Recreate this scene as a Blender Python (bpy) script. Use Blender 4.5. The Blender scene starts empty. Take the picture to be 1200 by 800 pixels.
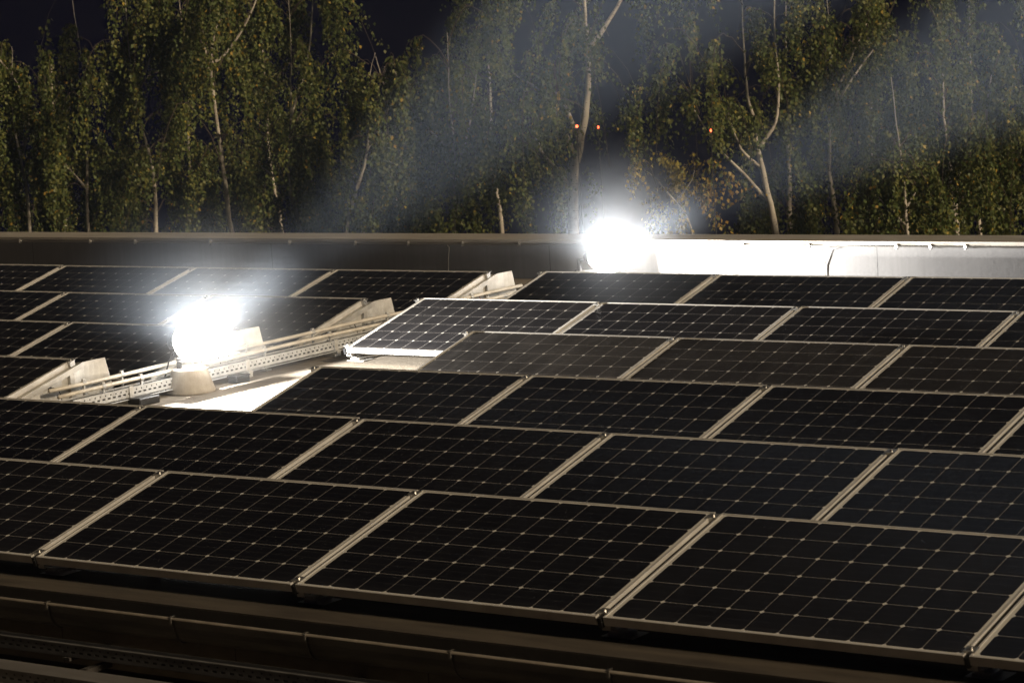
import bpy, bmesh, math, random
import numpy as np
from mathutils import Vector, Matrix

R = math.radians
PI = math.pi
scene = bpy.context.scene
col = scene.collection
ZO = 8.66                      # height of the camera above the ground; the roof lies about 6 m up

# ------------------------------------------------------------------ camera
cam_d = bpy.data.cameras.new('camera')
cam = bpy.data.objects.new('camera', cam_d)
col.objects.link(cam)
fw = Vector((-0.5927, 0.7953, -0.1272)).normalized()
rt = Vector((0.8050, 0.5902, -0.0609))
rt = (rt - fw * rt.dot(fw)).normalized()
up = rt.cross(fw)
M = Matrix((rt, up, -fw)).transposed().to_4x4()
M.translation = Vector((0, 0, ZO))
cam.matrix_world = M
cam_d.sensor_width = 36.0
cam_d.lens = 93.77
cam_d.clip_start = 0.1
cam_d.clip_end = 1000
cam_d.dof.use_dof = True
cam_d.dof.focus_distance = 17.5
cam_d.dof.aperture_fstop = 8.0
scene.camera = cam

# ------------------------------------------------------------------ sky, key light, exposure
w = bpy.data.worlds.new('World')
scene.world = w
w.use_nodes = True
nt = w.node_tree
sky = nt.nodes.new('ShaderNodeTexSky')
sky.sky_type = 'NISHITA'
sky.sun_disc = False
SUN_EL, SUN_AZ = R(26), R(-3.5)            # warm town light from the right, high above the roof
sky.sun_elevation = R(-2.4)
sky.ozone_density = 8.0
sky.sun_rotation = R(90) - SUN_AZ
tcw = nt.nodes.new('ShaderNodeTexCoord'); lift = nt.nodes.new('ShaderNodeVectorMath'); lift.operation = 'ADD'
lift.inputs[1].default_value = (0, 0, .45)          # the night sky keeps its blue down to the horizon
nt.links.new(tcw.outputs['Generated'], lift.inputs[0]); nt.links.new(lift.outputs[0], sky.inputs[0])
nt.links.new(sky.outputs[0], nt.nodes['Background'].inputs[0])
nt.nodes['Background'].inputs[1].default_value = 0.05

sd = bpy.data.lights.new('sun', 'SUN')
sd.energy = 3.0
sd.angle = R(7)
sd.color = (1.0, 0.80, 0.55)
so = bpy.data.objects.new('sun', sd)
col.objects.link(so)
tosun = Vector((math.cos(SUN_EL) * math.cos(SUN_AZ), math.cos(SUN_EL) * math.sin(SUN_AZ), math.sin(SUN_EL)))
so.rotation_euler = tosun.to_track_quat('Z', 'Y').to_euler()
so.location = (40, 20, 30)

scene.view_settings.view_transform = 'Standard'
scene.view_settings.look = 'None'
scene.view_settings.gamma = 1
scene.view_settings.exposure = 0.0
scene.render.engine = 'CYCLES'
scene.cycles.use_denoising = True
scene.cycles.max_bounces = 6
scene.cycles.volume_bounces = 0
scene.cycles.sample_clamp_indirect = 4.0

FLOOD_W = 10000.0      # wide flood spill of each lamp
BEAM_W = 270000.0      # narrow spot added in each lamp to draw its shaft of light
HALO_W = 1300.0        # upward spot added in each lamp to feed the halo of glare
GLARE = 0.027              # density of the added volumes that imitate glare round the lamps
LENS_E = 18.0
HAZE = 0.0002

# ------------------------------------------------------------------ helpers
def tag(o, label=None, cat=None, group=None, kind=None):
    if label: o['label'] = label
    if cat: o['category'] = cat
    if group: o['group'] = group
    if kind: o['kind'] = kind
    return o

def empty(name, loc, rot=(0, 0, 0)):
    o = bpy.data.objects.new(name, None)
    o.empty_display_size = 0.1
    col.objects.link(o)
    o.location = loc
    o.rotation_euler = rot
    return o

def link(name, me, parent=None):
    o = bpy.data.objects.new(name, me)
    col.objects.link(o)
    if parent is not None:
        o.parent = parent
    return o

def add_box(bm, x0, x1, y0, y1, z0, z1, T=None):
    vs = [bm.verts.new(Vector(c) if T is None else T @ Vector(c)) for c in
          ((x0, y0, z0), (x1, y0, z0), (x1, y1, z0), (x0, y1, z0), (x0, y0, z1), (x1, y0, z1), (x1, y1, z1), (x0, y1, z1))]
    for f in ((0, 3, 2, 1), (4, 5, 6, 7), (0, 1, 5, 4), (1, 2, 6, 5), (2, 3, 7, 6), (3, 0, 4, 7)):
        bm.faces.new([vs[i] for i in f])

def add_prism(bm, pts, axis, a, b):
    """polygon pts in the plane across `axis` swept from a to b"""
    def P(p, t):
        if axis == 'x': return Vector((t, p[0], p[1]))
        if axis == 'y': return Vector((p[0], t, p[1]))
        return Vector((p[0], p[1], t))
    A = [bm.verts.new(P(p, a)) for p in pts]
    B = [bm.verts.new(P(p, b)) for p in pts]
    n = len(pts)
    bm.faces.new(A[::-1]); bm.faces.new(B)
    for i in range(n):
        j = (i + 1) % n
        bm.faces.new((A[i], A[j], B[j], B[i]))

def add_tube(bm, pts, rad, seg=8, cap=True):
    pts = [Vector(p) for p in pts]
    if not hasattr(rad, '__len__'):
        rad = [rad] * len(pts)
    rings = []
    ref = Vector((0.31, 0.2, 0.93)).normalized()
    for i, p in enumerate(pts):
        t = (pts[min(i + 1, len(pts) - 1)] - pts[max(i - 1, 0)])
        if t.length < 1e-9: t = Vector((0, 0, 1))
        t.normalize()
        a = t.cross(ref)
        if a.length < 1e-3: a = t.cross(Vector((1, 0, 0)))
        a.normalize()
        b = t.cross(a)
        rings.append([bm.verts.new(p + (a * math.cos(2 * PI * k / seg) + b * math.sin(2 * PI * k / seg)) * rad[i]) for k in range(seg)])
    for i in range(len(rings) - 1):
        for k in range(seg):
            j = (k + 1) % seg
            bm.faces.new((rings[i][k], rings[i][j], rings[i + 1][j], rings[i + 1][k]))
    if cap:
        bm.faces.new(rings[0][::-1]); bm.faces.new(rings[-1])

def add_lathe(bm, prof, seg=40, T=None):
    """prof: (r, z) pairs turned about z"""
    rings = []
    for r, z in prof:
        if r < 1e-6:
            v = Vector((0, 0, z)); rings.append([bm.verts.new(T @ v if T else v)])
        else:
            ring = []
            for k in range(seg):
                v = Vector((r * math.cos(2 * PI * k / seg), r * math.sin(2 * PI * k / seg), z))
                ring.append(bm.verts.new(T @ v if T else v))
            rings.append(ring)
    for a, b in zip(rings[:-1], rings[1:]):
        for k in range(seg):
            j = (k + 1) % seg
            if len(a) == 1 and len(b) == 1: continue
            if len(a) == 1: bm.faces.new((a[0], b[j], b[k]))
            elif len(b) == 1: bm.faces.new((a[k], a[j], b[0]))
            else: bm.faces.new((a[k], a[j], b[j], b[k]))

def mesh(name, fill, mats, smooth=False, bevel=0.0):
    bm = bmesh.new()
    fill(bm)
    bmesh.ops.recalc_face_normals(bm, faces=bm.faces)
    if bevel > 0:
        bmesh.ops.bevel(bm, geom=list(bm.edges), offset=bevel, segments=1, affect='EDGES', clamp_overlap=True)
    me = bpy.data.meshes.new(name)
    bm.to_mesh(me); bm.free()
    if not isinstance(mats, (list, tuple)): mats = [mats]
    for m in mats: me.materials.append(m)
    if smooth:
        for p in me.polygons: p.use_smooth = True
    return me

def part(name, fill, mats, parent=None, smooth=False, bevel=0.0):
    return link(name, mesh(name, fill, mats, smooth, bevel), parent)

# ------------------------------------------------------------------ materials
def mat(name, base, rough=0.5, metal=0.0, spec=0.5):
    m = bpy.data.materials.new(name)
    m.use_nodes = True
    b = m.node_tree.nodes['Principled BSDF']
    b.inputs['Base Color'].default_value = (*base, 1)
    b.inputs['Roughness'].default_value = rough
    b.inputs['Metallic'].default_value = metal
    b.inputs['Specular IOR Level'].default_value = spec
    return m

class NT:
    def __init__(s, m):
        s.t = m.node_tree; s.b = s.t.nodes['Principled BSDF']
    def n(s, typ, **kw):
        x = s.t.nodes.new(typ)
        for k, v in kw.items(): setattr(x, k, v)
        return x
    def l(s, a, b): s.t.links.new(a, b)
    def math(s, op, a, b=None, c=None, clamp=False):
        x = s.n('ShaderNodeMath', operation=op, use_clamp=clamp)
        for i, v in enumerate((a, b, c)):
            if v is None: continue
            if hasattr(v, 'is_output'): s.l(v, x.inputs[i])
            else: x.inputs[i].default_value = v
        return x.outputs[0]
    def mix(s, f, a, b):
        x = s.n('ShaderNodeMix', data_type='RGBA')
        for i, v in ((0, f), (6, a), (7, b)):
            if hasattr(v, 'is_output'): s.l(v, x.inputs[i])
            elif i == 0: x.inputs[0].default_value = v
            else: x.inputs[i].default_value = (*v, 1)
        return x.outputs[2]
    def noise(s, scale, detail=4, vec=None, sc3=None, rough=0.55):
        x = s.n('ShaderNodeTexNoise')
        x.inputs['Scale'].default_value = scale
        x.inputs['Detail'].default_value = detail
        x.inputs['Roughness'].default_value = rough
        if vec is not None:
            if sc3:
                mp = s.n('ShaderNodeMapping'); mp.inputs['Scale'].default_value = sc3
                s.l(vec, mp.inputs['Vector']); vec = mp.outputs[0]
            s.l(vec, x.inputs['Vector'])
        return x.outputs['Fac']
    def ramp(s, f, lo, hi):
        x = s.n('ShaderNodeMapRange'); x.clamp = True
        s.l(f, x.inputs[0]); x.inputs[1].default_value = lo; x.inputs[2].default_value = hi
        return x.outputs[0]
    def obj(s): return s.n('ShaderNodeTexCoord').outputs['Object']
    def pos(s): return s.n('ShaderNodeNewGeometry').outputs['Position']
    def bump(s, h, strength, dist=0.01):
        x = s.n('ShaderNodeBump'); x.inputs['Strength'].default_value = strength; x.inputs['Distance'].default_value = dist
        s.l(h, x.inputs['Height']); s.l(x.outputs[0], s.b.inputs['Normal'])

def two_tone(name, a, b, scale, rough=0.6, metal=0.0, lo=.35, hi=.7, sc3=None, bump=0.0, bscale=60, bdist=.004, spec=.5):
    m = mat(name, a, rough, metal, spec); t = NT(m)
    v = t.pos()
    f = t.ramp(t.noise(scale, 6, v, sc3), lo, hi)
    t.l(t.mix(f, a, b), t.b.inputs['Base Color'])
    if bump: t.bump(t.noise(bscale, 5, v), bump, bdist)
    return m

# photovoltaic sheet: 10 x 6 mono cells with cut corners on a pale backing, glass over it
CN, CM = 10, 6
def cell_material():
    m = mat('photovoltaic_cells', (.01, .01, .012), .16); t = NT(m)
    sp = t.n('ShaderNodeSeparateXYZ'); ob = t.obj(); t.l(ob, sp.inputs[0])
    P = 0.1585
    u = t.math('DIVIDE', t.math('SUBTRACT', sp.outputs[0], 0.0285), P)
    v = t.math('DIVIDE', t.math('SUBTRACT', sp.outputs[1], 0.0195), P)
    def dist(q):
        fr = t.math('FRACT', q)
        return t.math('MULTIPLY', t.math('SUBTRACT', .5, t.math('ABSOLUTE', t.math('SUBTRACT', fr, .5))), P)
    du, dv = dist(u), dist(v)
    line = t.math('MAXIMUM', t.math('LESS_THAN', du, .0011), t.math('LESS_THAN', dv, .0011))
    dia = t.math('LESS_THAN', t.math('ADD', du, dv), .0125)
    out = t.math('MAXIMUM', t.math('GREATER_THAN', t.math('ABSOLUTE', t.math('SUBTRACT', u, CN / 2)), CN / 2),
                 t.math('GREATER_THAN', t.math('ABSOLUTE', t.math('SUBTRACT', v, CM / 2)), CM / 2))
    gap = t.math('MAXIMUM', dia, out)
    # three thin bus bars along each cell
    v3 = t.math('FRACT', t.math('ADD', t.math('MULTIPLY', v, 3), 0.0))
    bus = t.math('LESS_THAN', t.math('ABSOLUTE', t.math('SUBTRACT', v3, .5)), .011)
    inf = t.n('ShaderNodeObjectInfo')
    cellid = t.n('ShaderNodeCombineXYZ')
    t.l(t.math('FLOOR', u), cellid.inputs[0]); t.l(t.math('FLOOR', v), cellid.inputs[1]); t.l(t.math('MULTIPLY', inf.outputs['Random'], 50), cellid.inputs[2])
    wn = t.n('ShaderNodeTexWhiteNoise', noise_dimensions='3D'); t.l(cellid.outputs[0], wn.inputs['Vector'])
    cell = t.mix(wn.outputs['Value'], (.0038, .0042, .0065), (.0062, .0064, .009))
    cell = t.mix(t.math('MULTIPLY', bus, .35), cell, (.16, .15, .14))
    c = t.mix(line, cell, (.33, .31, .285))
    c = t.mix(gap, c, (.55, .53, .48))
    # dust: thin film over the glass, runs and spots, thicker toward the low edge
    dz = t.n('ShaderNodeAttribute', attribute_type='OBJECT', attribute_name='dust')
    off = t.n('ShaderNodeVectorMath', operation='ADD'); t.l(ob, off.inputs[0])
    rv = t.n('ShaderNodeCombineXYZ'); t.l(t.math('MULTIPLY', inf.outputs['Random'], 90), rv.inputs[2]); t.l(rv.outputs[0], off.inputs[1])
    n1 = t.ramp(t.noise(2.2, 6, off.outputs[0]), .3, .75)
    n2 = t.ramp(t.noise(9, 5, off.outputs[0], (1.0, .22, 1)), .5, .75)
    n3 = t.ramp(t.noise(120, 2, off.outputs[0]), .70, .78)
    low = t.ramp(t.math('MULTIPLY', sp.outputs[1], -1), -.10, -.012)
    d = t.math('MULTIPLY_ADD', n1, .5, .5)
    d = t.math('ADD', d, t.math('MULTIPLY', n2, .5))
    d = t.math('ADD', d, t.math('MULTIPLY', n3, 1.1))
    d = t.math('ADD', d, t.math('MULTIPLY', low, .9))
    d = t.math('MULTIPLY', d, dz.outputs['Fac'], clamp=True)
    c = t.mix(d, c, (.30, .275, .25))
    t.l(c, t.b.inputs['Base Color'])
    t.l(t.math('MULTIPLY_ADD', d, 1.2, .28, clamp=True), t.b.inputs['Roughness'])
    t.b.inputs['IOR'].default_value = 1.45
    t.b.inputs['Specular IOR Level'].default_value = .4
    return m
m_cells = cell_material()

m_alu = two_tone('anodised_aluminium', (.60, .58, .54), (.44, .42, .39), 7, rough=.42, metal=.25)
m_rail = two_tone('mill_aluminium', (.52, .50, .46), (.36, .35, .33), 9, rough=.4, metal=.4)
m_dark = mat('black_plastic', (.012, .012, .013), .45)
m_steel = mat('stainless_steel', (.45, .44, .42), .3, .8)
m_galv = two_tone('galvanised_sheet', (.60, .59, .56), (.42, .41, .39), 14, rough=.42, metal=.35, bump=.08, bscale=90, bdist=.002)
m_tray = two_tone('perforated_steel', (.56, .57, .57), (.38, .38, .38), 11, rough=.45, metal=.3)
m_pipe = two_tone('pale_plastic_pipe', (.62, .58, .50), (.46, .42, .36), 9, rough=.45)
m_concrete = two_tone('cast_concrete', (.40, .36, .30), (.26, .23, .19), 9, rough=.85, bump=.35, bscale=70, bdist=.006)
m_gutter = two_tone('zinc_gutter', (.15, .135, .115), (.085, .078, .068), 6, rough=.42, metal=.3, sc3=(.5, 2, 2))
m_cap = two_tone('cap_flashing', (.46, .42, .36), (.33, .30, .26), 5, rough=.45, metal=.2, sc3=(.5, 3, 3))
m_ground = two_tone('night_ground', (.035, .04, .02), (.02, .022, .015), .6, rough=.95)
m_facade = two_tone('dark_render', (.045, .038, .032), (.028, .025, .022), 3, rough=.9, bump=.2)

def roof_material():
    m = mat('roof_membrane', (.2, .18, .15), .75); t = NT(m); v = t.pos()
    a = t.ramp(t.noise(1.6, 7, v, (.55, 1.6, 1)), .3, .7)
    b = t.ramp(t.noise(22, 5, v, (.35, 1.2, 1)), .35, .7)
    c = t.mix(a, (.27, .235, .19), (.16, .138, .11))
    c = t.mix(t.math('MULTIPLY', b, .5), c, (.12, .10, .08))
    s = t.n('ShaderNodeSeparateXYZ'); t.l(v, s.inputs[0])
    seam = t.math('LESS_THAN', t.math('FRACT', t.math('MULTIPLY_ADD', s.outputs[0], .9, .31)), .006)
    c = t.mix(t.math('MULTIPLY', seam, .7), c, (.05, .045, .04))
    t.l(c, t.b.inputs['Base Color'])
    t.bump(t.noise(40, 6, v), .35, .008)
    t.b.inputs['Specular IOR Level'].default_value = .08
    return m
m_roof = roof_material()

def wall_material():
    m = mat('grey_wall_membrane', (.2, .2, .2), .6); t = NT(m); v = t.pos()
    run = t.ramp(t.noise(26, 4, v, (1.0, 1.0, .05)), .35, .75)
    big = t.ramp(t.noise(1.3, 5, v), .3, .7)
    c = t.mix(big, (.215, .21, .21), (.155, .152, .155))
    c = t.mix(t.math('MULTIPLY', run, .35), c, (.12, .118, .118))
    s = t.n('ShaderNodeSeparateXYZ'); t.l(v, s.inputs[0])
    seam = t.math('LESS_THAN', t.math('FRACT', t.math('MULTIPLY_ADD', s.outputs[0], .31, .2)), .0018)
    c = t.mix(seam, c, (.04, .04, .04))
    t.l(c, t.b.inputs['Base Color'])
    t.bump(t.noise(34, 5, v), .2, .006)
    return m
m_wall = wall_material()

def bark_material():
    m = mat('birch_bark', (.5, .47, .42), .8); t = NT(m); v = t.pos()
    a = t.ramp(t.noise(9, 5, v, (1, 1, .5)), .42, .72)
    b = t.ramp(t.noise(30, 4, v, (.5, .5, 3.2)), .60, .68)
    c = t.mix(a, (.52, .47, .39), (.24, .20, .16))
    c = t.mix(b, c, (.04, .034, .03))
    t.l(c, t.b.inputs['Base Color'])
    return m
m_bark = bark_material()
m_twig = mat('brown_twig', (.07, .05, .035), .8)

def leaf_material(name, c1, c2):
    m = mat(name, c1, .5, 0, .3); t = NT(m)
    f = t.ramp(t.noise(1.1, 3, t.pos()), .35, .65)
    c = t.mix(f, c1, c2)
    t.l(c, t.b.inputs['Base Color'])
    tr = t.n('ShaderNodeBsdfTranslucent'); t.l(c, tr.inputs[0])
    ms = t.n('ShaderNodeMixShader'); ms.inputs[0].default_value = .3
    out = [n for n in t.t.nodes if n.type == 'OUTPUT_MATERIAL'][0]
    t.l(t.b.outputs[0], ms.inputs[1]); t.l(tr.outputs[0], ms.inputs[2]); t.l(ms.outputs[0], out.inputs[0])
    return m
m_leaf = [leaf_material('leaf_green', (.12, .15, .04), (.085, .115, .034)),
          leaf_material('leaf_olive', (.19, .19, .05), (.14, .15, .04)),
          leaf_material('leaf_yellow', (.42, .34, .06), (.40, .24, .04))]

def glow(name, colour, strength):
    m = bpy.data.materials.new(name); m.use_nodes = True
    t = m.node_tree; t.nodes.remove(t.nodes['Principled BSDF'])
    e = t.nodes.new('ShaderNodeEmission'); e.inputs[0].default_value = (*colour, 1); e.inputs[1].default_value = strength
    out = [n for n in t.nodes if n.type == 'OUTPUT_MATERIAL'][0]
    t.links.new(e.outputs[0], out.inputs[0])
    return m
m_lens = glow('lit_lens', (1.0, .97, .92), LENS_E)
_t = m_lens.node_tree
_e = [n for n in _t.nodes if n.type == 'EMISSION'][0]
_o = [n for n in _t.nodes if n.type == 'OUTPUT_MATERIAL'][0]
_tr = _t.nodes.new('ShaderNodeBsdfTransparent'); _ad = _t.nodes.new('ShaderNodeAddShader')
_t.links.new(_e.outputs[0], _ad.inputs[0]); _t.links.new(_tr.outputs[0], _ad.inputs[1]); _t.links.new(_ad.outputs[0], _o.inputs[0])
m_red = glow('red_lamp', (1.0, .09, .03), 9)

# ------------------------------------------------------------------ ground, roof, walls
def rz(y): return ZO - 2.657 + (y - 8.64) * 0.0088        # roof surface, falling gently to the gutter
X0, X1, YE, YW = -27.0, -1.5, 8.64, 18.8

g = part('ground', lambda b: add_box(b, -62, 26, -12, 52, -.3, 0), m_ground); tag(g, kind='structure')

def roof_fill(b):
    add_prism(b, [(YE, rz(YE)), (YW + .4, rz(YW + .4)), (YW + .4, rz(YE) - .35), (YE + .02, rz(YE) - .35), (YE + .02, rz(YE) - .055), (YE, rz(YE) - .055)], 'x', X0, X1)
tag(part('roof', roof_fill, m_roof), kind='structure')

m_eave = two_tone('weathered_flashing', (.095, .08, .062), (.045, .038, .032), 5, rough=.7, lo=.3, hi=.7, sc3=(.35, 2.2, 1), bump=.3, bscale=26, bdist=.006, spec=.1)
def eave(b):
    add_prism(b, [(YE - .012, rz(YE) - .10), (YE - .012, rz(YE) + .004), (YE + 1.55, rz(YE + 1.55) + .004), (YE + 1.55, rz(YE + 1.55) + .001), (YE - .003, rz(YE) + .001), (YE - .003, rz(YE) - .10)], 'x', X0, X1)
ev = part('eaves_flashing', eave, m_eave)
tag(ev, 'weathered brown flashing strip along the front roof edge', 'flashing')
fas = part('fascia', lambda b: add_box(b, X0, X1, YE - .0135, YE - .0122, rz(YE) - .10, rz(YE) - .002), m_facade, ev)
hw = part('house_wall', lambda b: add_box(b, X0 + .1, X1 - .1, YE + .14, YW + .3, 0, rz(YE) - .354), m_facade)
tag(hw, 'dark rendered house wall below the roof gutter', 'wall', kind='thing')
lr = part('lower_roof', lambda b: add_box(b, X0, X1, 4.5, YE + .132, ZO - 3.35, ZO - 3.10), m_roof)
tag(lr, kind='structure')
lw = part('annex_wall', lambda b: add_box(b, X0 + .1, X1 - .1, 4.6, YE + .13, 0, ZO - 3.354), m_facade)
tag(lw, 'dark rendered annex wall under the lower roof', 'wall', kind='thing')

# parapet at the far side
WT = ZO - 2.095
pw = part('parapet_wall', lambda b: add_box(b, X0, X1, YW, YW + .28, rz(YW) - .1, WT - .0425), m_wall)
tag(pw, 'long low grey parapet wall at the far roof edge', 'parapet wall', kind='thing')
def cap_fill(b):
    add_prism(b, [(YW - .05, WT - .044), (YW - .042, WT - .044), (YW - .042, WT - .040), (YW + .32, WT - .040), (YW + .32, WT - .058), (YW + .328, WT - .058), (YW + .328, WT + .012), (YW - .05, WT)], 'x', X0, X1)
part('cap', cap_fill, m_cap, pw)
def cap_lip(b):
    add_prism(b, [(YW - .058, WT - .022), (YW - .0505, WT - .022), (YW - .0505, WT - .017), (YW - .058, WT - .017)], 'x', X0, X1)
part('cap_fold', cap_lip, m_cap, pw)
def ups(b):
    add_prism(b, [(YW - .30, rz(YW)), (YW - .30, rz(YW) + .09), (YW - .27, rz(YW) + .11), (YW - .002, rz(YW) + .125), (YW - .002, rz(YW))], 'x', X0, X1)
part('upstand', ups, m_roof, pw)

# lightning conductor on the parapet
rod = part('lightning_rod', lambda b: add_tube(b, [(X0, YW - .075, WT - .036), (-17, YW - .075, WT - .040), (-12, YW - .075, WT - .035), (X1, YW - .075, WT - .038)], .006, 6), m_steel, None, True)
tag(rod, 'thin metal conductor wire clipped along the parapet cap', 'wire')
hx = -20.9
hrand = random.Random(4)
while hx < -3:
    def hold(b, x=hx):
        add_box(b, x - .013, x + .013, YW - .083, YW - .050, WT - .046, WT - .027)
        add_box(b, x - .005, x + .005, YW - .086, YW - .052, WT - .056, WT - .016)
    part('clip', hold, m_steel, rod)
    hx += hrand.choice((.62, .8, 1.0, 1.0, .3))
for i, (x, tx) in enumerate(((-14.62, .03), (-10.80, -.02))):
    o = part('down_wire', lambda b: add_tube(b, [(x + .05, YW - .072, WT - .04), (x + .005, YW - .070, WT - .045), (x - .003, YW - .03, WT - .075), (x - .012 - tx, YW - .007, WT - .20), (x - .02 - tx, YW - .007, rz(YW) + .13)], .0035, 6), m_pipe, None, True)
    tag(o, ('pale down wire on the dark left stretch of the parapet', 'thin down wire on the brightly lit right stretch of the parapet')[i], 'wire')

# ------------------------------------------------------------------ eaves gutter and trays in front
GY, GZ = 8.53, ZO - 2.690
gt = empty('roof_gutter', (0, 0, 0))
tag(gt, 'long half round metal gutter below the front roof edge', 'gutter')
def gutter_fill(b):
    n = 12; r = .105
    prof_o = []
    cy, cz = GY + .075, GZ - .004
    for i in range(n + 1):
        a = PI + PI * i / n
        prof_o.append((cy + r * .72 * math.cos(a), cz + r * 1.1 * math.sin(a)))
    prof_i = [(cy + (r * .72 - .003) * math.cos(PI + PI * i / n), cz + (r * 1.1 - .003) * math.sin(PI + PI * i / n)) for i in range(n, -1, -1)]
    add_prism(b, prof_o + prof_i, 'x', X0, X1)
part('trough', gutter_fill, m_gutter, gt, False)
part('rolled_lip', lambda b: add_tube(b, [(X0, GY - .005, GZ + .004), (X1, GY - .005, GZ + .004)], .008, 10), two_tone('worn_zinc', (.24, .21, .17), (.15, .13, .105), 12, rough=.35, metal=.4), gt, True)
bx = -9.17
while bx < -4:
    def brk(b, x=bx):
        pts = [(GY - .016, GZ + .010), (GY - .016, GZ - .02)]
        for i in range(9):
            a = PI + PI / 2 * i / 8
            pts.append((GY + .075 + .083 * math.cos(a), GZ - .004 + .122 * math.sin(a)))
        inner = [(p[0] + .006, p[1] + .005) for p in pts[::-1]]
        add_prism(b, pts + inner, 'x', x - .006, x + .006)
        add_box(b, x - .006, x + .006, GY - .012, GY + .012, GZ + .0135, GZ + .0155)
    part('bracket', brk, m_gutter, gt)
    bx += .80

def perforated(b, length, h, period, axis, sd, slot=(.55, .16), small=True):
    """one upright tray side standing in local (s, z): real slots between strips; sd = +1/-1 thickness side"""
    th = .002
    def bxs(s0, s1, z0, z1):
        if axis == 'y': add_box(b, 0 if sd > 0 else -th, th if sd > 0 else 0, s0, s1, z0, z1)
        else: add_box(b, s0, s1, 0 if sd > 0 else -th, th if sd > 0 else 0, z0, z1)
    z1, z2, z3, z4 = h * .30, h * .30 + h * slot[1] * 1.2, h * .68, h * .68 + h * .16
    bxs(0, length, 0, z1)
    bxs(0, length, z2, z3)
    bxs(0, length, z4, h)
    n = int(length / period)
    for i in range(n):
        s = i * period
        bxs(s, s + period * (1 - slot[0]), z1, z2)
        bxs(s + period * .22, s + period, z3, z4)

def tray(name, label, origin, axis, length, wdt, h, period, m, lid=False):
    e = empty(name, origin)
    tag(e, label, 'cable tray')
    if axis == 'y':
        part('side', lambda b: perforated(b, length, h, period, 'y', 1), m, e)
        o = part('side', lambda b: perforated(b, length, h, period, 'y', -1), m, e); o.location = (-wdt, 0, 0)
        part('tray_bottom', lambda b: add_box(b, -wdt + .001, -.001, 0, length, -.003, -.0005), m, e)
        part('slot_backing', lambda b: add_box(b, -wdt + .004, -.004, .002, length - .002, .002, h * .86), m_dark, e)  # dark box added inside so the slots read black
        part('rolled_edge', lambda b: add_box(b, -.012, .004, 0, length, h + .0005, h + .005), m, e)
    else:
        part('side', lambda b: perforated(b, length, h, period, 'x', 1), m, e)
        o = part('side', lambda b: perforated(b, length, h, period, 'x', -1), m, e); o.location = (0, wdt, 0)
        part('tray_bottom', lambda b: add_box(b, 0, length, .001, wdt - .001, -.003, -.0005), m, e)
        part('slot_backing', lambda b: add_box(b, .002, length - .002, .004, wdt - .004, .002, h * .9), m_dark, e)  # dark filler, added only to blacken the slots
        part('rolled_edge', lambda b: add_box(b, 0, length, -.004, .012, h + .0005, h + .005), m, e)
        if lid: part('lid', lambda b: add_box(b, 0, length, -.006, wdt + .004, h + .0055, h + .009), m, e)
    return e
m_tray2 = two_tone('weathered_tray', (.17, .165, .16), (.10, .098, .095), 11, rough=.5, metal=.3)
m_lid = two_tone('weathered_lid', (.15, .14, .13), (.10, .093, .085), 5, rough=.55, metal=.1, sc3=(.5, 2, 2))
tray('cable_tray', 'perforated cable tray running just below the gutter', (-12.0, 8.40, ZO - 2.885), 'x', 9.0, .075, .055, .052, m_tray2)
tB = tray('cable_tray', 'lidded cable tray in the bottom left corner, lowest of all', (-12.0, 8.155, ZO - 2.965), 'x', 9.0, .125, .055, .052, m_tray2, True)
for c in tB.children:
    if c.name.startswith('lid'): c.data.materials.clear(); c.data.materials.append(m_lid)
bk = empty('tray_bracket', (0, 0, 0)); tag(bk, 'dark steel arms carrying the two trays below the gutter', 'bracket')
for x in (-10.6, -8.95, -7.4, -5.9):
    part('arm', lambda b: (add_box(b, x, x + .04, 8.14, YE + .139, ZO - 2.995, ZO - 2.969), add_box(b, x, x + .04, 8.39, YE + .139, ZO - 2.905, ZO - 2.889)), m_facade, bk)

# ------------------------------------------------------------------ solar modules
PWD, DEP, PIT, TH = 1.642, 0.99, 1.67, .040
def frame_fill(b):
    F = .0105
    add_box(b, 0, PWD, 0, F, -TH, 0); add_box(b, 0, PWD, DEP - F, DEP, -TH, 0)
    add_box(b, 0, F, F, DEP - F, -TH, 0); add_box(b, PWD - F, PWD, F, DEP - F, -TH, 0)
frame_me = mesh('frame', frame_fill, m_alu, bevel=.0012)
gap_shade_me = mesh('gap_shade', lambda b: add_box(b, -.0045, -.0005, .07, DEP - .075, -.014, -.0015), m_dark)  # added dark strip, standing in for the shade in the joint gap
cells_me = mesh('cell_sheet', lambda b: add_box(b, .0106, PWD - .0106, .0106, DEP - .0106, -.010, -.0025), m_cells)

TILT = R(14.83)
#        y front, x of joint 0, z of the low edge, panels, joints
ROWS = [
    (8.7998, -9.5376, -2.5436, range(-1, 4)),
    (10.3003, -11.1338, -2.5119, range(-1, 4)),
    (11.8526, -11.0935, -2.5011, range(0, 4)),
    (13.4045, -11.0451, -2.4845, range(0, 3)),
    (14.982, -12.7137, -2.4871, range(0, 4)),
    (16.5986, -12.7112, -2.4726, range(0, 3)),
    (16.6265, -18.2933, -2.4808, range(-1, 3)),
    (15.0973, -16.6935, -2.5150, range(-1, 2)),
    (13.399, -14.9119, -2.5114, range(-1, 1)),
    (11.8407, -13.2858, -2.5194, range(-1, 0)),
]
RNAME = ['in the front row by the gutter', 'in the second row from the gutter', 'in the third row, right of the aisle', 'in the fourth row, right of the aisle',
         'in the fifth row, right of the aisle', 'in the rear row under the lit parapet', 'in the rear row left of the aisle', 'in the second rear row left of the aisle',
         'in the third rear row left of the aisle', 'by the white end plate at far left']
ORD = ['leftmost', 'second from left', 'third from left', 'fourth from left', 'fifth from left']
DUST = {3: (.16, .095, .06), 4: (.06, .035, .022, .015), 2: (.02, .015, .012, .012), 5: (.012,) * 3}
prnd = random.Random(11)

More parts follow.
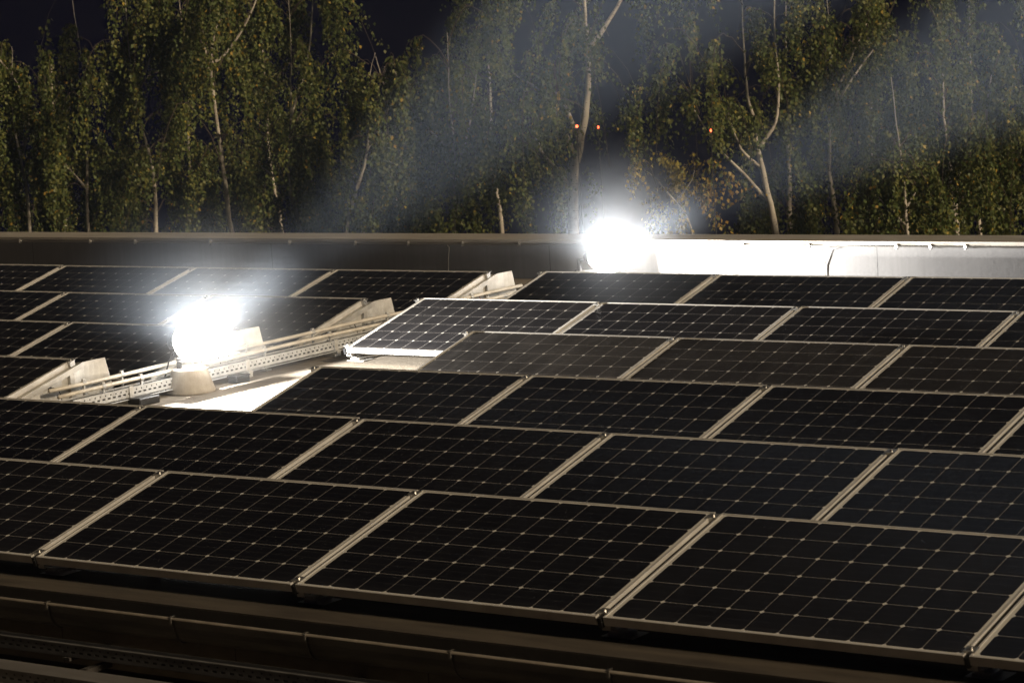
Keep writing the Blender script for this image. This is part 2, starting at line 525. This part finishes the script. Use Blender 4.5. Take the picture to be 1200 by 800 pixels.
def make_mount(name, loc):
    """one joint: sloped rail under the module edges, front foot, rear post and two clamps"""
    e = empty(name, loc)
    T = Matrix.Rotation(TILT, 4, 'X')
    part('rail', lambda b: add_box(b, -.022, .022, .03, 1.025, -TH - .040, -TH - .002, T), m_rail, e)
    for s in (.045, .945):
        def cl(b, s=s):
            add_box(b, -.0125, .0095, s - .022, s + .022, -TH - .001, .0015, T)
            add_box(b, -.026, .026, s - .022, s + .022, .002, .0065, T)
            bm_T = T @ Matrix.Translation((0, s, .0066))
            add_lathe(b, [(0, 0), (.007, 0), (.007, .006), (0, .006)], 8, bm_T)
        part('clamp', cl, m_steel, e)
    part('rail_cap', lambda b: add_box(b, -.0095, .0095, -.006, .0215, -TH - .010, -.004, T), m_dark, e)
    zf = -.112
    def foot(b):
        add_box(b, -.06, .10, .09, .22, zf, zf + .006)
        add_box(b, -.03, .05, .10, .20, zf + .0065, zf + .022)
        add_box(b, -.02, .02, .105, .18, zf + .0225, -TH - .037)
    part('foot', foot, m_rail, e)
    def post(b):
        y, zt = .93 * math.cos(TILT), .93 * math.sin(TILT) - TH - .045
        add_box(b, -.018, .018, y - .02, y + .02, zf + .012, zt)
        add_box(b, -.06, .06, y - .08, y + .08, zf + .004, zf + .0115)
    part('post', post, m_rail, e)
    return e

def copy_tree(o, parent=None):
    c = o.copy(); col.objects.link(c)
    if parent is not None: c.parent = parent
    for ch in o.children: copy_tree(ch, c)
    return c

mount0 = None
for r, (y, x, z, ks) in enumerate(ROWS):
    ks = list(ks)
    for i, k in enumerate(ks):
        e = empty('solar_module', (x + k * PIT + .014 + prnd.uniform(-.002, .002), y + prnd.uniform(-.003, .003), ZO + z + prnd.uniform(-.002, .002)), (TILT + R(prnd.uniform(-.12, .12)), 0, R(prnd.uniform(-.05, .05))))
        adj = 'dusty black solar panel' if r in (3, 4) and i == 0 else 'black solar panel'
        pos = ORD[i] if len(ks) > 1 else 'the only one'
        tag(e, '%s %s, %s' % (adj, RNAME[r], pos), 'solar panel', 'solar panels ' + RNAME[r])
        f = link('frame', frame_me, e)
        s = link('cell_sheet', cells_me, e)
        link('gap_shade', gap_shade_me, e)
        s['dust'] = DUST[r][i] if r in DUST else prnd.choice((.004, .006, .009, .013, .021))
    left_end = r in (2, 3, 4, 5)
    right_end = r in (6, 7, 8, 9)
    js = list(range(ks[0] if left_end else ks[0] + 1, ks[-1] + 1))
    if right_end: js.append(ks[-1] + 1)
    if r in (0,): js.append(4) if False else None
    for i, k in enumerate(js):
        loc = (x + k * PIT + (.0 if not (left_end and k == ks[0]) else -.004), y, ZO + z)
        if mount0 is None:
            mount0 = make_mount('mounting_rail', loc); e = mount0
        else:
            e = copy_tree(mount0); e.location = loc
        which = ORD[i] if len(js) > 1 else 'the only one'
        tag(e, 'panel joint rail %s, %s' % (RNAME[r], which), 'mounting rail', 'mounting rails ' + RNAME[r])

# end plates with the rear wind sheet on the rows left of the aisle
for r, lab in ((6, 'beside the rear row, next to the parapet'), (7, 'beside the second rear row, by the conduits'), (8, 'beside the third rear row, right behind the left lamp'), (9, 'at far left by the cable tray start')):
    y, x, z, ks = ROWS[r]
    xe = x + (list(ks)[-1] + 1) * PIT - .012
    e = empty('wind_deflector', (xe, y, ZO + z))
    tag(e, 'white metal end plate %s' % lab, 'end plate', 'end plates of the left rows')
    zb = rz(y) - (ZO + z) + .004
    def plate(b):
        ct, st = math.cos(TILT), math.sin(TILT)
        low = -TH - .012
        A = (.02, -.045); 
        pts0 = [(.02, zb), (.02, low), (.93 * ct, .93 * st + low + .004)]
        # flat cheek
        th = .0022
        P = [(.02, zb), (.02, low), (.90 * ct, .90 * st + low), (.955, .955 * st / ct * ct + low + .012), (1.00, .245 + low + .022), (1.00, zb)]
        add_prism(b, P, 'x', 0, th)
        # flared tail bent outward
        n = 5
        prev = None
        for i in range(n + 1):
            f = i / n
            yy = 1.0005 + .20 * f
            xx = .050 * f * f
            top = .245 + low + .022 + .012 * f
            if f > .55: top -= 0
            v = [Vector((xx, yy, zb)), Vector((xx, yy, top)), Vector((xx + th, yy, top)), Vector((xx + th, yy, zb))]
            cur = [b.verts.new(q) for q in v]
            if prev:
                for a in range(4):
                    c2 = (a + 1) % 4
                    b.faces.new((prev[a], prev[c2], cur[c2], cur[a]))
            else: b.faces.new(cur)
            prev = cur
        b.faces.new(prev[::-1])
        # sloping tail end
        xx = .050
        w_ = [Vector((xx, 1.2006, zb)), Vector((xx, 1.2006, .245 + low + .034)), Vector((xx + .006, 1.215, .245 + low - .045)), Vector((xx + .012, 1.285, zb))]
        a = [b.verts.new(q) for q in w_]; c_ = [b.verts.new(q + Vector((th, 0, 0))) for q in w_]
        b.faces.new(a); b.faces.new(c_[::-1])
        for k in range(4): b.faces.new((a[k], a[(k + 1) % 4], c_[(k + 1) % 4], c_[k]))
    part('side_plate', plate, m_galv, e)
    L = PIT * (list(ks)[-1] + 1 - list(ks)[0])
    part('rear_sheet', lambda b: add_prism(b, [(.985, .235 - TH - .01), (.988, .235 - TH - .01), (1.185, zb), (1.182, zb)], 'x', -L, -.004), m_galv, e)
    part('cable_gland', lambda b: add_tube(b, [(.002, .70, .085), (.016, .70, .085)], .013, 10), m_dark, e)
    part('cable', lambda b: add_tube(b, [(.016, .70, .085), (.032, .715, .088), (.040, .745, .072), (.040, .77, .03), (.036, .78, -.02)], .0032, 6), (m_dark if r != 6 else mat('red_cable', (.35, .05, .03), .5)), e, True)

# ------------------------------------------------------------------ aisle: conduits, tray, junction box
for i, (xx, dz, lab) in enumerate(((-13.205, .188, 'upper pale conduit pipe along the roof aisle'), (-13.12, .152, 'lower pale conduit pipe along the roof aisle'))):
    pts = [(xx + .004 * math.sin(q * 2.1 + i), q, rz(q) + dz + .003 * math.sin(q * 3.3 + i * 2)) for q in np.linspace(12.45, 17.9, 24)]
    e = part('conduit_pipe', lambda b: add_tube(b, pts, .0145, 10), m_pipe, None, True)
    tag(e, lab, 'pipe', 'conduit pipes along the aisle')
    for q in (12.78, 13.15, 14.45, 15.2, 16.1, 17.2):
        q += .1 * i
        def cl(b):
            add_tube(b, [(xx, q - .016, rz(q) + dz), (xx, q + .016, rz(q) + dz)], .0185, 10)
            add_box(b, xx - .008, xx + .008, q - .012, q + .012, rz(q) + dz + .018, rz(q) + dz + .030)
            add_box(b, xx - .007, xx + .007, q - .007, q + .007, rz(q) + .002, rz(q) + dz - .018)
            add_box(b, xx - .03, xx + .03, q - .03, q + .03, rz(q) + .001, rz(q) + .009)
        part('clip', cl, m_galv, e)
at = tray('cable_tray', 'pale perforated cable tray along the roof aisle', (-13.03, 12.5, rz(12.5) + .055), 'y', 5.2, .12, .062, .050, m_tray)
at.rotation_euler = (math.atan(.0088), 0, 0)
for q in (.55, 1.75, 2.75, 3.7, 4.7):
    def strut(b):
        add_box(b, -.16, .035, q - .02, q + .02, -.030, -.0035)
        add_box(b, .004, .012, q - .02, q + .02, -.0034, .075)
        add_box(b, -.14, .02, q - .035, q + .035, -.053, -.0305)
    part('strut', strut, m_galv, at)
part('lower_flange', lambda b: add_box(b, .004, .030, 0, 5.2, -.012, -.009), m_tray, at)
jb = empty('junction_box', (-12.93, 14.05, rz(14.05)))
tag(jb, 'small dark junction box under the aisle tray beside left lamp', 'junction box')
part('body', lambda b: add_box(b, -.05, .04, -.07, .07, .002, .045), m_dark, jb, bevel=.004)
part('lid', lambda b: add_box(b, -.054, .044, -.074, .074, .0455, .054), m_dark, jb, bevel=.002)
fb = part('weight_block', lambda b: (add_box(b, -13.02, -12.90, 13.00, 13.20, rz(13) + .002, rz(13) + .055)), m_dark, None, bevel=.006)
tag(fb, 'black rubber weight block on the roof left of the lamp foot', 'weight block')

# ------------------------------------------------------------------ floodlights
def floodlight(label, base, head, flood_dir, beam_dir, lens_r, k=1.0):
    e = empty('floodlight', base)
    tag(e, label, 'floodlight', 'floodlights on the roof')
    H = Vector(head) - Vector(base)
    part('foot', lambda b: add_lathe(b, [(0, 0.002), (.172, .002), (.174, .012), (.126, .165), (.118, .172), (0, .172)], 48), m_concrete, e, False)
    px_ = -.075
    part('pole', lambda b: add_tube(b, [(px_, -.02, .17), (px_, -.02, H.z - .02)], .020, 12), m_dark, e, True)
    part('cable', lambda b: add_tube(b, [(px_ - .03, -.03, .30), (px_ - .07, -.05, .22), (px_ - .115, -.06, .10), (px_ - .10, -.07, .004)], .006, 6), m_dark, e, True)
    D = Vector(flood_dir).normalized()
    Q = D.to_track_quat('Z', 'Y').to_matrix().to_4x4()
    Q.translation = H
    hd = part('housing', lambda b: add_lathe(b, [(0, -lens_r - .05), (lens_r * .38, -lens_r - .05), (lens_r * .50, -lens_r * .88), (lens_r * .60, -lens_r * .84), (lens_r * .58, -lens_r * .825), (0, -lens_r * .86)], 40), m_dark, e)
    hd.matrix_local = Q
    yk = part('yoke', lambda b: add_tube(b, [(px_, -.02, H.z - .03), (H.x * .5 + px_ * .5, H.y * .5 - .01, H.z - .045), (H.x - D.x * (lens_r + .02), H.y - D.y * (lens_r + .02), H.z - D.z * (lens_r + .02))], .012, 8), m_dark, e, True)
    n = 10
    vz = H.z - .125
    part('visor', lambda b: add_box(b, H.x + .0, H.x + .135, H.y - .17, H.y + .30, vz, vz + .004), m_galv, e)
    part('visor_arm', lambda b: (add_box(b, px_ - .02, H.x - .0005, H.y - .05, H.y + .03, vz, vz + .004)), m_galv, e)
    n = 16
    prof = [(lens_r * math.cos(-1.0 + (PI / 2 + 1.0) * i / n), lens_r * math.sin(-1.0 + (PI / 2 + 1.0) * i / n)) for i in range(n)] + [(0, lens_r)]
    ln = part('lens', lambda b: add_lathe(b, prof, 48), m_lens, e, True)
    ln.matrix_local = Q
    for nm, d_, cone, blend, pw_, soft in (('flood_spot', D, 166, .12, FLOOD_W * k, .05), ('beam_spot', Vector(beam_dir).normalized(), 23, .7, BEAM_W, .12),
                                           ('halo_spot', Vector((.10, -.16, 1)).normalized(), 160, .4, HALO_W, .10)):  # the upward spot is an added source for the glare
        L = bpy.data.lights.new(nm, 'SPOT')
        L.energy = pw_; L.spot_size = R(cone); L.spot_blend = blend
        L.shadow_soft_size = soft; L.color = (1.0, .97, .92) if nm == 'flood_spot' else (.82, .90, 1.0)
        if nm == 'beam_spot':                                   # falloff flattened so the shaft stays even and dim at the lens
            L.use_nodes = True
            lt = L.node_tree; fo = lt.nodes.new('ShaderNodeLightFalloff')
            fo.inputs['Strength'].default_value = 1.0
            em = [n_ for n_ in lt.nodes if n_.type == 'EMISSION'][0]
            em.inputs['Color'].default_value = (1, 1, 1, 1)
            m1 = lt.nodes.new('ShaderNodeMath'); m1.operation = 'MULTIPLY'; m1.inputs[1].default_value = .155
            m2 = lt.nodes.new('ShaderNodeMath'); m2.operation = 'MULTIPLY_ADD'; m2.inputs[1].default_value = .07
            lt.links.new(fo.outputs['Constant'], m1.inputs[0]); lt.links.new(fo.outputs['Linear'], m2.inputs[0])
            lt.links.new(m1.outputs[0], m2.inputs[2]); lt.links.new(m2.outputs[0], em.inputs['Strength'])
        o = bpy.data.objects.new(nm, L); col.objects.link(o); o.parent = e
        o.location = H
        o.rotation_euler = (-d_).to_track_quat('Z', 'Y').to_euler()
    return e

def view_dir(a, b, c): return rt * a + up * b + fw * c
b1 = (-12.985, 13.60, rz(13.6))
floodlight('glaring floodlight on a concrete foot in the roof aisle', b1, (-12.915, 13.60, ZO - 2.245), Vector((1, .10, .06)), view_dir(.79, .60, -.50), .15, .15)
b2 = (-12.70, 18.17, rz(18.17))
floodlight('glaring floodlight in front of the parapet wall', b2, (-12.555, 18.17, ZO - 2.165), Vector((1, -.10, .10)), view_dir(.87, .44, -.50), .12, .21)

# ------------------------------------------------------------------ trees
S0 = 1 / 3126.0
LAT = Vector((rt.x, rt.y, 0)).normalized()
DEPV = Vector((fw.x, fw.y, 0)).normalized()

def leaves_mesh(name, pts, rng, size=(.036, .066), yellow=.035, olive=.42):
    n = len(pts)
    pts = np.asarray(pts, dtype=np.float32)
    L = rng.uniform(size[0], size[1], n)[:, None]
    a = rng.normal(0, .55, (n, 3)); a[:, 2] = -1 + rng.normal(0, .35, n)
    a /= np.linalg.norm(a, axis=1)[:, None]
    q = rng.normal(0, 1, (n, 3)); q[:, 2] *= .5
    s = np.cross(a, q); s /= np.linalg.norm(s, axis=1)[:, None] + 1e-9
    nrm = np.cross(a, s)
    wd = L * rng.uniform(.30, .42, n)[:, None]
    v = np.empty((n, 4, 3), np.float32)
    v[:, 0] = pts; v[:, 1] = pts + a * L * .42 + s * wd + nrm * wd * .35
    v[:, 2] = pts + a * L; v[:, 3] = pts + a * L * .42 - s * wd + nrm * wd * .35
    me = bpy.data.meshes.new(name)
    me.vertices.add(n * 4); me.loops.add(n * 4); me.polygons.add(n)
    me.vertices.foreach_set('co', v.ravel())
    me.loops.foreach_set('vertex_index', np.arange(n * 4, dtype=np.int32))
    me.polygons.foreach_set('loop_start', np.arange(0, n * 4, 4, dtype=np.int32))
    me.polygons.foreach_set('loop_total', np.full(n, 4, np.int32))
    u = rng.uniform(0, 1, n)
    me.polygons.foreach_set('material_index', np.where(u < yellow, 2, np.where(u < yellow + olive, 1, 0)).astype(np.int32))
    for m in m_leaf: me.materials.append(m)
    me.update()
    return me

def tree(label, px, D, trunk, limbs, nb, blen, strand, zspan, seed, yellow=.035, olive=.42, rad=.055, group='birch trees behind the parapet', dens=1.0):
    """trunk and limbs: points (sideways, height, depth) in units of D/3126 m, height counted from the parapet line"""
    rng = np.random.default_rng(seed); rd = random.Random(seed)
    s = D * S0
    v = fw + rt * ((px - 600) * S0) - up * ((280 - 400) * S0)
    o = v * D
    base = Vector((o.x, o.y, 0)); zl = ZO + o.z
    e = empty('birch_tree', base)
    tag(e, label, 'tree', group)
    P = lambda q: LAT * (q[0] * s) + DEPV * (q[2] if len(q) > 2 else 0) + Vector((0, 0, zl + q[1] * s))
    tp = [Vector((rd.uniform(-.1, .1), rd.uniform(-.1, .1), -.1))] + [P(q) for q in trunk]
    def smooth(pts, n=5):
        out = []
        for i in range(len(pts) - 1):
            p0 = pts[max(i - 1, 0)]; p1 = pts[i]; p2 = pts[i + 1]; p3 = pts[min(i + 2, len(pts) - 1)]
            for k in range(n):
                t = k / n
                out.append(.5 * ((2 * p1) + (p2 - p0) * t + (2 * p0 - 5 * p1 + 4 * p2 - p3) * t * t + (3 * p1 - p0 - 3 * p2 + p3) * t ** 3) + Vector((rd.uniform(-1, 1), rd.uniform(-1, 1), 0)) * .006)
        out.append(pts[-1]); return out
    ts = smooth(tp, 6)
    wx = wy = vx = vy = 0.0
    for q in ts[3:]:
        vx = vx * .8 + rd.gauss(0, .0055); vy = vy * .8 + rd.gauss(0, .0055); wx = wx * .96 + vx; wy = wy * .96 + vy
        q.x += wx; q.y += wy
    n = len(ts)
    r0 = rad
    tr = [max(.005, r0 * .8 * (1.5 - 1.48 * (i / (n - 1)) ** .8)) for i in range(n)]
    part('trunk', lambda b: add_tube(b, ts, tr, 9), m_bark, e, True)
    axes = [(ts, tr)]
    for lm in limbs:
        q0 = P(lm[0]); near_ = min(ts, key=lambda q: (q - q0).length); sh = near_ - q0
        ls = smooth([P(q) + sh for q in lm], 5)
        r1 = r0 * .42
        lr_ = [max(.005, r1 * (1 - .8 * i / (len(ls) - 1))) for i in range(len(ls))]
        part('limb', lambda b: add_tube(b, ls, lr_, 7), m_bark, e, True)
        axes.append((ls, lr_))
    # arching branches that droop, with hanging strands of leaves
    pts = []
    allb = []
    zlo, zhi = zl + zspan[0] * s, zl + zspan[1] * s
    nmain = int(nb * .66)
    for i in range(nmain + 3 * (len(axes) - 1)):
        ax, _ = axes[0] if (rd.random() < .6 or len(axes) == 1) else axes[rd.randrange(1, len(axes))]
        cand = [q for q in ax if zlo <= q.z <= zhi] or [ax[-1]]
        if i >= nmain:                       # a few sprays on every limb
            ax = axes[1 + (i - nmain) % (len(axes) - 1)][0]; cand = ax[len(ax) // 2:]
        st = rd.choice(cand) + Vector((0, 0, rd.uniform(-.15, .15)))
        az = rd.uniform(0, 2 * PI)
        ln = rd.uniform(blen[0], blen[1]) * s * (rd.random() ** 2 * 1.35 + .70)
        dr = Vector((math.cos(az), math.sin(az), 0))
        rise = rd.uniform(.3, 1.1) * ln; drop = rd.uniform(.1, .9) * ln
        cv = []
        for k in range(9):
            t = k / 8
            q = st + dr * (ln * (t * (1.15 - .15 * t))) + Vector((0, 0, rise * 2.2 * t * (1 - t) * 1.3 - drop * t ** 3))
            cv.append(q + Vector((rd.uniform(-1, 1), rd.uniform(-1, 1), rd.uniform(-1, 1))) * .015)
        allb.append(cv)
        ns = max(3, int(2.3 * strand[0] * dens * rd.uniform(.7, 1.3)))
        cl_ = [rd.uniform(.25, 1.0) for _ in range(rd.choice((2, 3, 3)))]
        for k in range(ns):
            t = min(1.0, max(.15, rd.choice(cl_) + rd.gauss(0, .035)))
            f = t * 8; i0 = min(7, int(f)); q = cv[i0].lerp(cv[i0 + 1], f - i0)
            hl = rd.uniform(strand[1] * .6, strand[2] * (1.25 if rd.random() < .2 else .85)) * s * (.45 + .65 * t)
            m = max(4, int(hl / .019))
            tt = np.linspace(0, 1, m)
            sw = rng.normal(0, .10, 2)
            arr = np.empty((m, 3))
            arr[:, 0] = q.x + sw[0] * tt ** 1.5 + rng.normal(0, .036, m) + dr.x * .10 * np.sqrt(tt)
            arr[:, 1] = q.y + sw[1] * tt ** 1.5 + rng.normal(0, .036, m) + dr.y * .10 * np.sqrt(tt)
            arr[:, 2] = q.z - hl * tt + rng.normal(0, .018, m)
            pts.append(arr)
    def tw(b):
        for cv in allb:
            add_tube(b, cv, [.007 * (1 - .8 * k / 8) + .001 for k in range(9)], 4, False)
    part('branches', tw, m_twig, e, True)
    allp = np.concatenate(pts)
    link('crown', leaves_mesh('crown', allp, rng, yellow=yellow, olive=olive), e)
    return len(allp)

TREES = [
 ('weeping birch with an arching top at the far left edge', 40, 37, [(4, -200), (0, -60), (2, 60), (-6, 150), (-4, 225)], [[(0, 90), (14, 150), (-20, 215), (-34, 205)]], 34, (30, 75), (7, 30, 110), (-70, 215), .05, .4),
 ('slim spire shaped birch near the left edge', 106, 37, [(10, -200), (4, -60), (-2, 60), (0, 180), (-6, 285)], [[(2, 70), (-26, 110), (-36, 170)]], 34, (22, 58), (7, 28, 95), (-60, 270), .05, .42),
 ('birch with a bare straight upper trunk on the left', 172, 36.5, [(-4, -220), (-2, -60), (6, 60), (-8, 170), (-8, 330)], [[(-6, 160), (18, 205), (36, 270)]], 44, (35, 80), (7, 30, 110), (-60, 330), .06, .42),
 ('tall birch with a fan of pale limbs high up, left of middle', 268, 36, [(14, -260), (16, -60), (8, 60), (2, 190), (-2, 230), (-12, 400)], [[(2, 195), (8, 240), (30, 290), (40, 390)], [(4, 205), (24, 215), (60, 265), (110, 380)], [(2, 200), (-6, 250), (-10, 330)]], 58, (40, 95), (7, 30, 115), (-60, 360), .06, .42),
 ('bushy birch with a lit low stem, left of the beam', 356, 36.5, [(2, -200), (2, 0), (-2, 78), (6, 160), (10, 300)], [[(-2, 70), (-26, 86), (-36, 100)], [(4, 150), (30, 220), (40, 300)]], 48, (35, 85), (7, 30, 110), (-60, 300), .055, .4),
 ('birch with a crooked leaning stem in the left beam', 415, 35, [(-14, -160), (-10, 0), (8, 60), (22, 110), (26, 180), (40, 215)], [[(20, 100), (46, 150), (38, 210)], [(-8, 20), (24, 8), (34, 30)]], 30, (34, 78), (7, 30, 100), (-60, 190), .045, .4),
 ('drooping birch with scattered yellow leaves in the beam', 533, 35, [(0, -200), (0, 0), (6, 75), (4, 150), (8, 240)], [[(4, 75), (24, 130), (36, 190)], [(2, 100), (-40, 150), (-60, 200)]], 50, (40, 90), (7, 30, 110), (-60, 225), .05, .4),
 ('tallest birch with a white trunk and forked low limbs', 669, 34, [(2, -260), (0, 30), (0, 110), (4, 170), (8, 240), (14, 300), (18, 420)], [[(-2, 95), (-14, 130), (-32, 170), (-70, 200)], [(-4, 65), (-22, 92), (-36, 110), (-46, 140)], [(2, 110), (-10, 150), (-24, 175)], [(10, 220), (34, 250), (64, 300), (84, 380)]], 46, (50, 105), (7, 25, 62), (140, 400), .09, .36),
 ('low birch with sparse golden leaves beside the right lamp', 800, 32.5, [(18, -160), (10, 0), (-4, 40), (-16, 80)], [[(0, 30), (-30, 70), (-44, 82)], [(-6, 46), (10, 66), (14, 78)]], 9, (24, 56), (4, 18, 50), (0, 75), .025, .3),
 ('birch with a forked pale stem right of the right lamp', 903, 33, [(6, -200), (2, 0), (-18, 95), (-26, 150), (-32, 210), (-32, 330)], [[(-18, 100), (4, 130), (10, 180), (8, 240), (14, 330)], [(-10, 40), (-40, 78), (-70, 112), (-96, 160)], [(-16, 80), (-40, 105), (-54, 150)]], 36, (40, 88), (7, 25, 62), (170, 330), .062, .36),
 ('birch with a grey stem standing behind the forked one', 922, 37, [(-4, -240), (-4, 0), (-2, 100), (-2, 170), (4, 330)], [], 26, (35, 80), (7, 30, 90), (-70, 60), .065, .35),
 ('birch with long limbs rising to the right in the right beam', 982, 36, [(4, -240), (4, 0), (2, 110), (2, 180), (4, 300)], [[(6, 140), (20, 180), (46, 230), (70, 290)], [(8, 140), (34, 180), (76, 230)]], 54, (40, 90), (7, 30, 110), (-40, 340), .06, .36),
 ('birch with a thin forked stem low on the right', 1068, 32, [(0, -160), (0, 0), (2, 60), (-2, 120), (-6, 190)], [[(0, 14), (-24, 40), (-44, 62)], [(2, 40), (14, 60), (20, 70)]], 26, (30, 70), (7, 28, 85), (-40, 130), .04, .36),
 ('birch with two winding upper stems on the right', 1118, 34, [(6, -200), (4, 0), (0, 60), (-4, 120), (-6, 180), (-10, 330)], [[(4, 20), (8, 70), (22, 100), (40, 110), (46, 160), (52, 190)]], 56, (40, 90), (7, 30, 105), (-60, 330), .055, .36),
 ('dense birch at the far right edge', 1192, 35, [(6, -200), (2, 0), (-4, 80), (4, 180), (0, 320)], [[(-2, 30), (-14, 70), (-4, 110)]], 48, (40, 90), (7, 30, 105), (-60, 320), .055, .36),
]
total = 0
for i, (lab, px, D, tk, lm, nb, bl, st, zs, rad, ol) in enumerate(TREES):
    total += tree(lab, px, D, tk, lm, nb, bl, st, zs, 100 + i, yellow=.03 if i != 8 else .75, olive=ol, rad=rad)
# darker trees a few metres further back
BACK = [(70, 43, -60, 200), (230, 44, -60, 330), (330, 42.5, -60, 330), (455, 43, -60, 110), (585, 42, 130, 380), (1030, 42, -20, 420), (1150, 41.5, -60, 420)]
BL = ['far left', 'behind the bare straight trunk', 'behind the bushy birch', 'behind the crooked stem', 'left of the tallest birch', 'behind the long limbs', 'behind the winding stems']
for i, (px, D, z0, z1) in enumerate(BACK):
    total += tree('shaded birch of the back line, ' + BL[i], px, D, [(0, -260), (3, 0), (-3, 100), (2, 200), (0, z1)], [], 34, (40, 100), (6, 40, 120), (z0, z1), 300 + i, .02, .30, .06, 'birches of the back line')
print('leaves', total)

# red lamps on far masts
def mast(label, x, y, z, k=1.0):
    e = empty('lamp_mast', (x, y, 0))
    tag(e, label, 'warning lamp', 'red warning lamps in front of the trees')
    part('pole', lambda b: add_tube(b, [(0, 0, 0), (0, 0, z - .019)], [.02, .005], 10), m_dark, e, True)
    part('lamp', lambda b: add_lathe(b, [(0, z - .018), (.010, z - .015), (.014, z), (.010, z + .012), (0, z + .017)], 16), m_red, e, True)
    e.scale = (k, k, 1)
    part('cap', lambda b: add_lathe(b, [(.010, z + .0175), (.014, z + .018), (0, z + .026)], 16), m_dark, e)
mast('brightest red warning lamp, beside the trunk of the tallest birch', -17.833, 25.446, ZO - 1.515)
mast('fainter red warning lamp a little right of the brightest one', -17.633, 25.591, ZO - 1.54, .6)
mast('single red warning lamp left of the forked birch', -16.579, 26.358, ZO - 1.659, .75)

# ------------------------------------------------------------------ night air and added lamp glare
hz = part('haze', lambda b: add_box(b, -63, 27, -13, 53, -1.3, 15), None)
hz.data.materials.clear()
hm = bpy.data.materials.new('haze_air'); hm.use_nodes = True
ht = hm.node_tree; ht.nodes.remove(ht.nodes['Principled BSDF'])
pv = ht.nodes.new('ShaderNodeVolumePrincipled')
pv.inputs['Color'].default_value = (.93, .96, 1, 1)
pv.inputs['Density'].default_value = HAZE
ho = [n for n in ht.nodes if n.type == 'OUTPUT_MATERIAL'][0]
ht.links.new(pv.outputs[0], ho.inputs['Volume'])
hz.data.materials.append(hm)
tag(hz, kind='stuff')
def glare_ball(c, rad, dens):  # added ball of thicker air, imitating the glare round a lamp
    o = part('lamp_glare', lambda b: add_lathe(b, [(rad * math.sin(PI * i / 24), -rad * math.cos(PI * i / 24)) for i in range(25)], 32), [], None)
    o.location = c
    m = bpy.data.materials.new('lamp_glare_air'); m.use_nodes = True
    t = m.node_tree; t.nodes.remove(t.nodes['Principled BSDF'])
    tc = t.nodes.new('ShaderNodeTexCoord')
    ln = t.nodes.new('ShaderNodeVectorMath'); ln.operation = 'LENGTH'; t.links.new(tc.outputs['Object'], ln.inputs[0])
    mr = t.nodes.new('ShaderNodeMapRange'); t.links.new(ln.outputs['Value'], mr.inputs[0])
    mr.inputs[1].default_value = rad; mr.inputs[2].default_value = 0.0
    pw2 = t.nodes.new('ShaderNodeMath'); pw2.operation = 'POWER'; t.links.new(mr.outputs[0], pw2.inputs[0]); pw2.inputs[1].default_value = 2.0
    mu = t.nodes.new('ShaderNodeMath'); mu.operation = 'MULTIPLY'; t.links.new(pw2.outputs[0], mu.inputs[0]); mu.inputs[1].default_value = dens
    pv = t.nodes.new('ShaderNodeVolumePrincipled'); pv.inputs['Color'].default_value = (1, 1, 1, 1)
    t.links.new(mu.outputs[0], pv.inputs['Density'])
    out = [n for n in t.nodes if n.type == 'OUTPUT_MATERIAL'][0]
    t.links.new(pv.outputs[0], out.inputs['Volume'])
    o.data.materials.append(m)
    tag(o, kind='stuff')
glare_ball((-12.915, 13.60, ZO - 2.245), 1.15, GLARE)
glare_ball((-12.555, 18.17, ZO - 2.165), 1.15, GLARE)
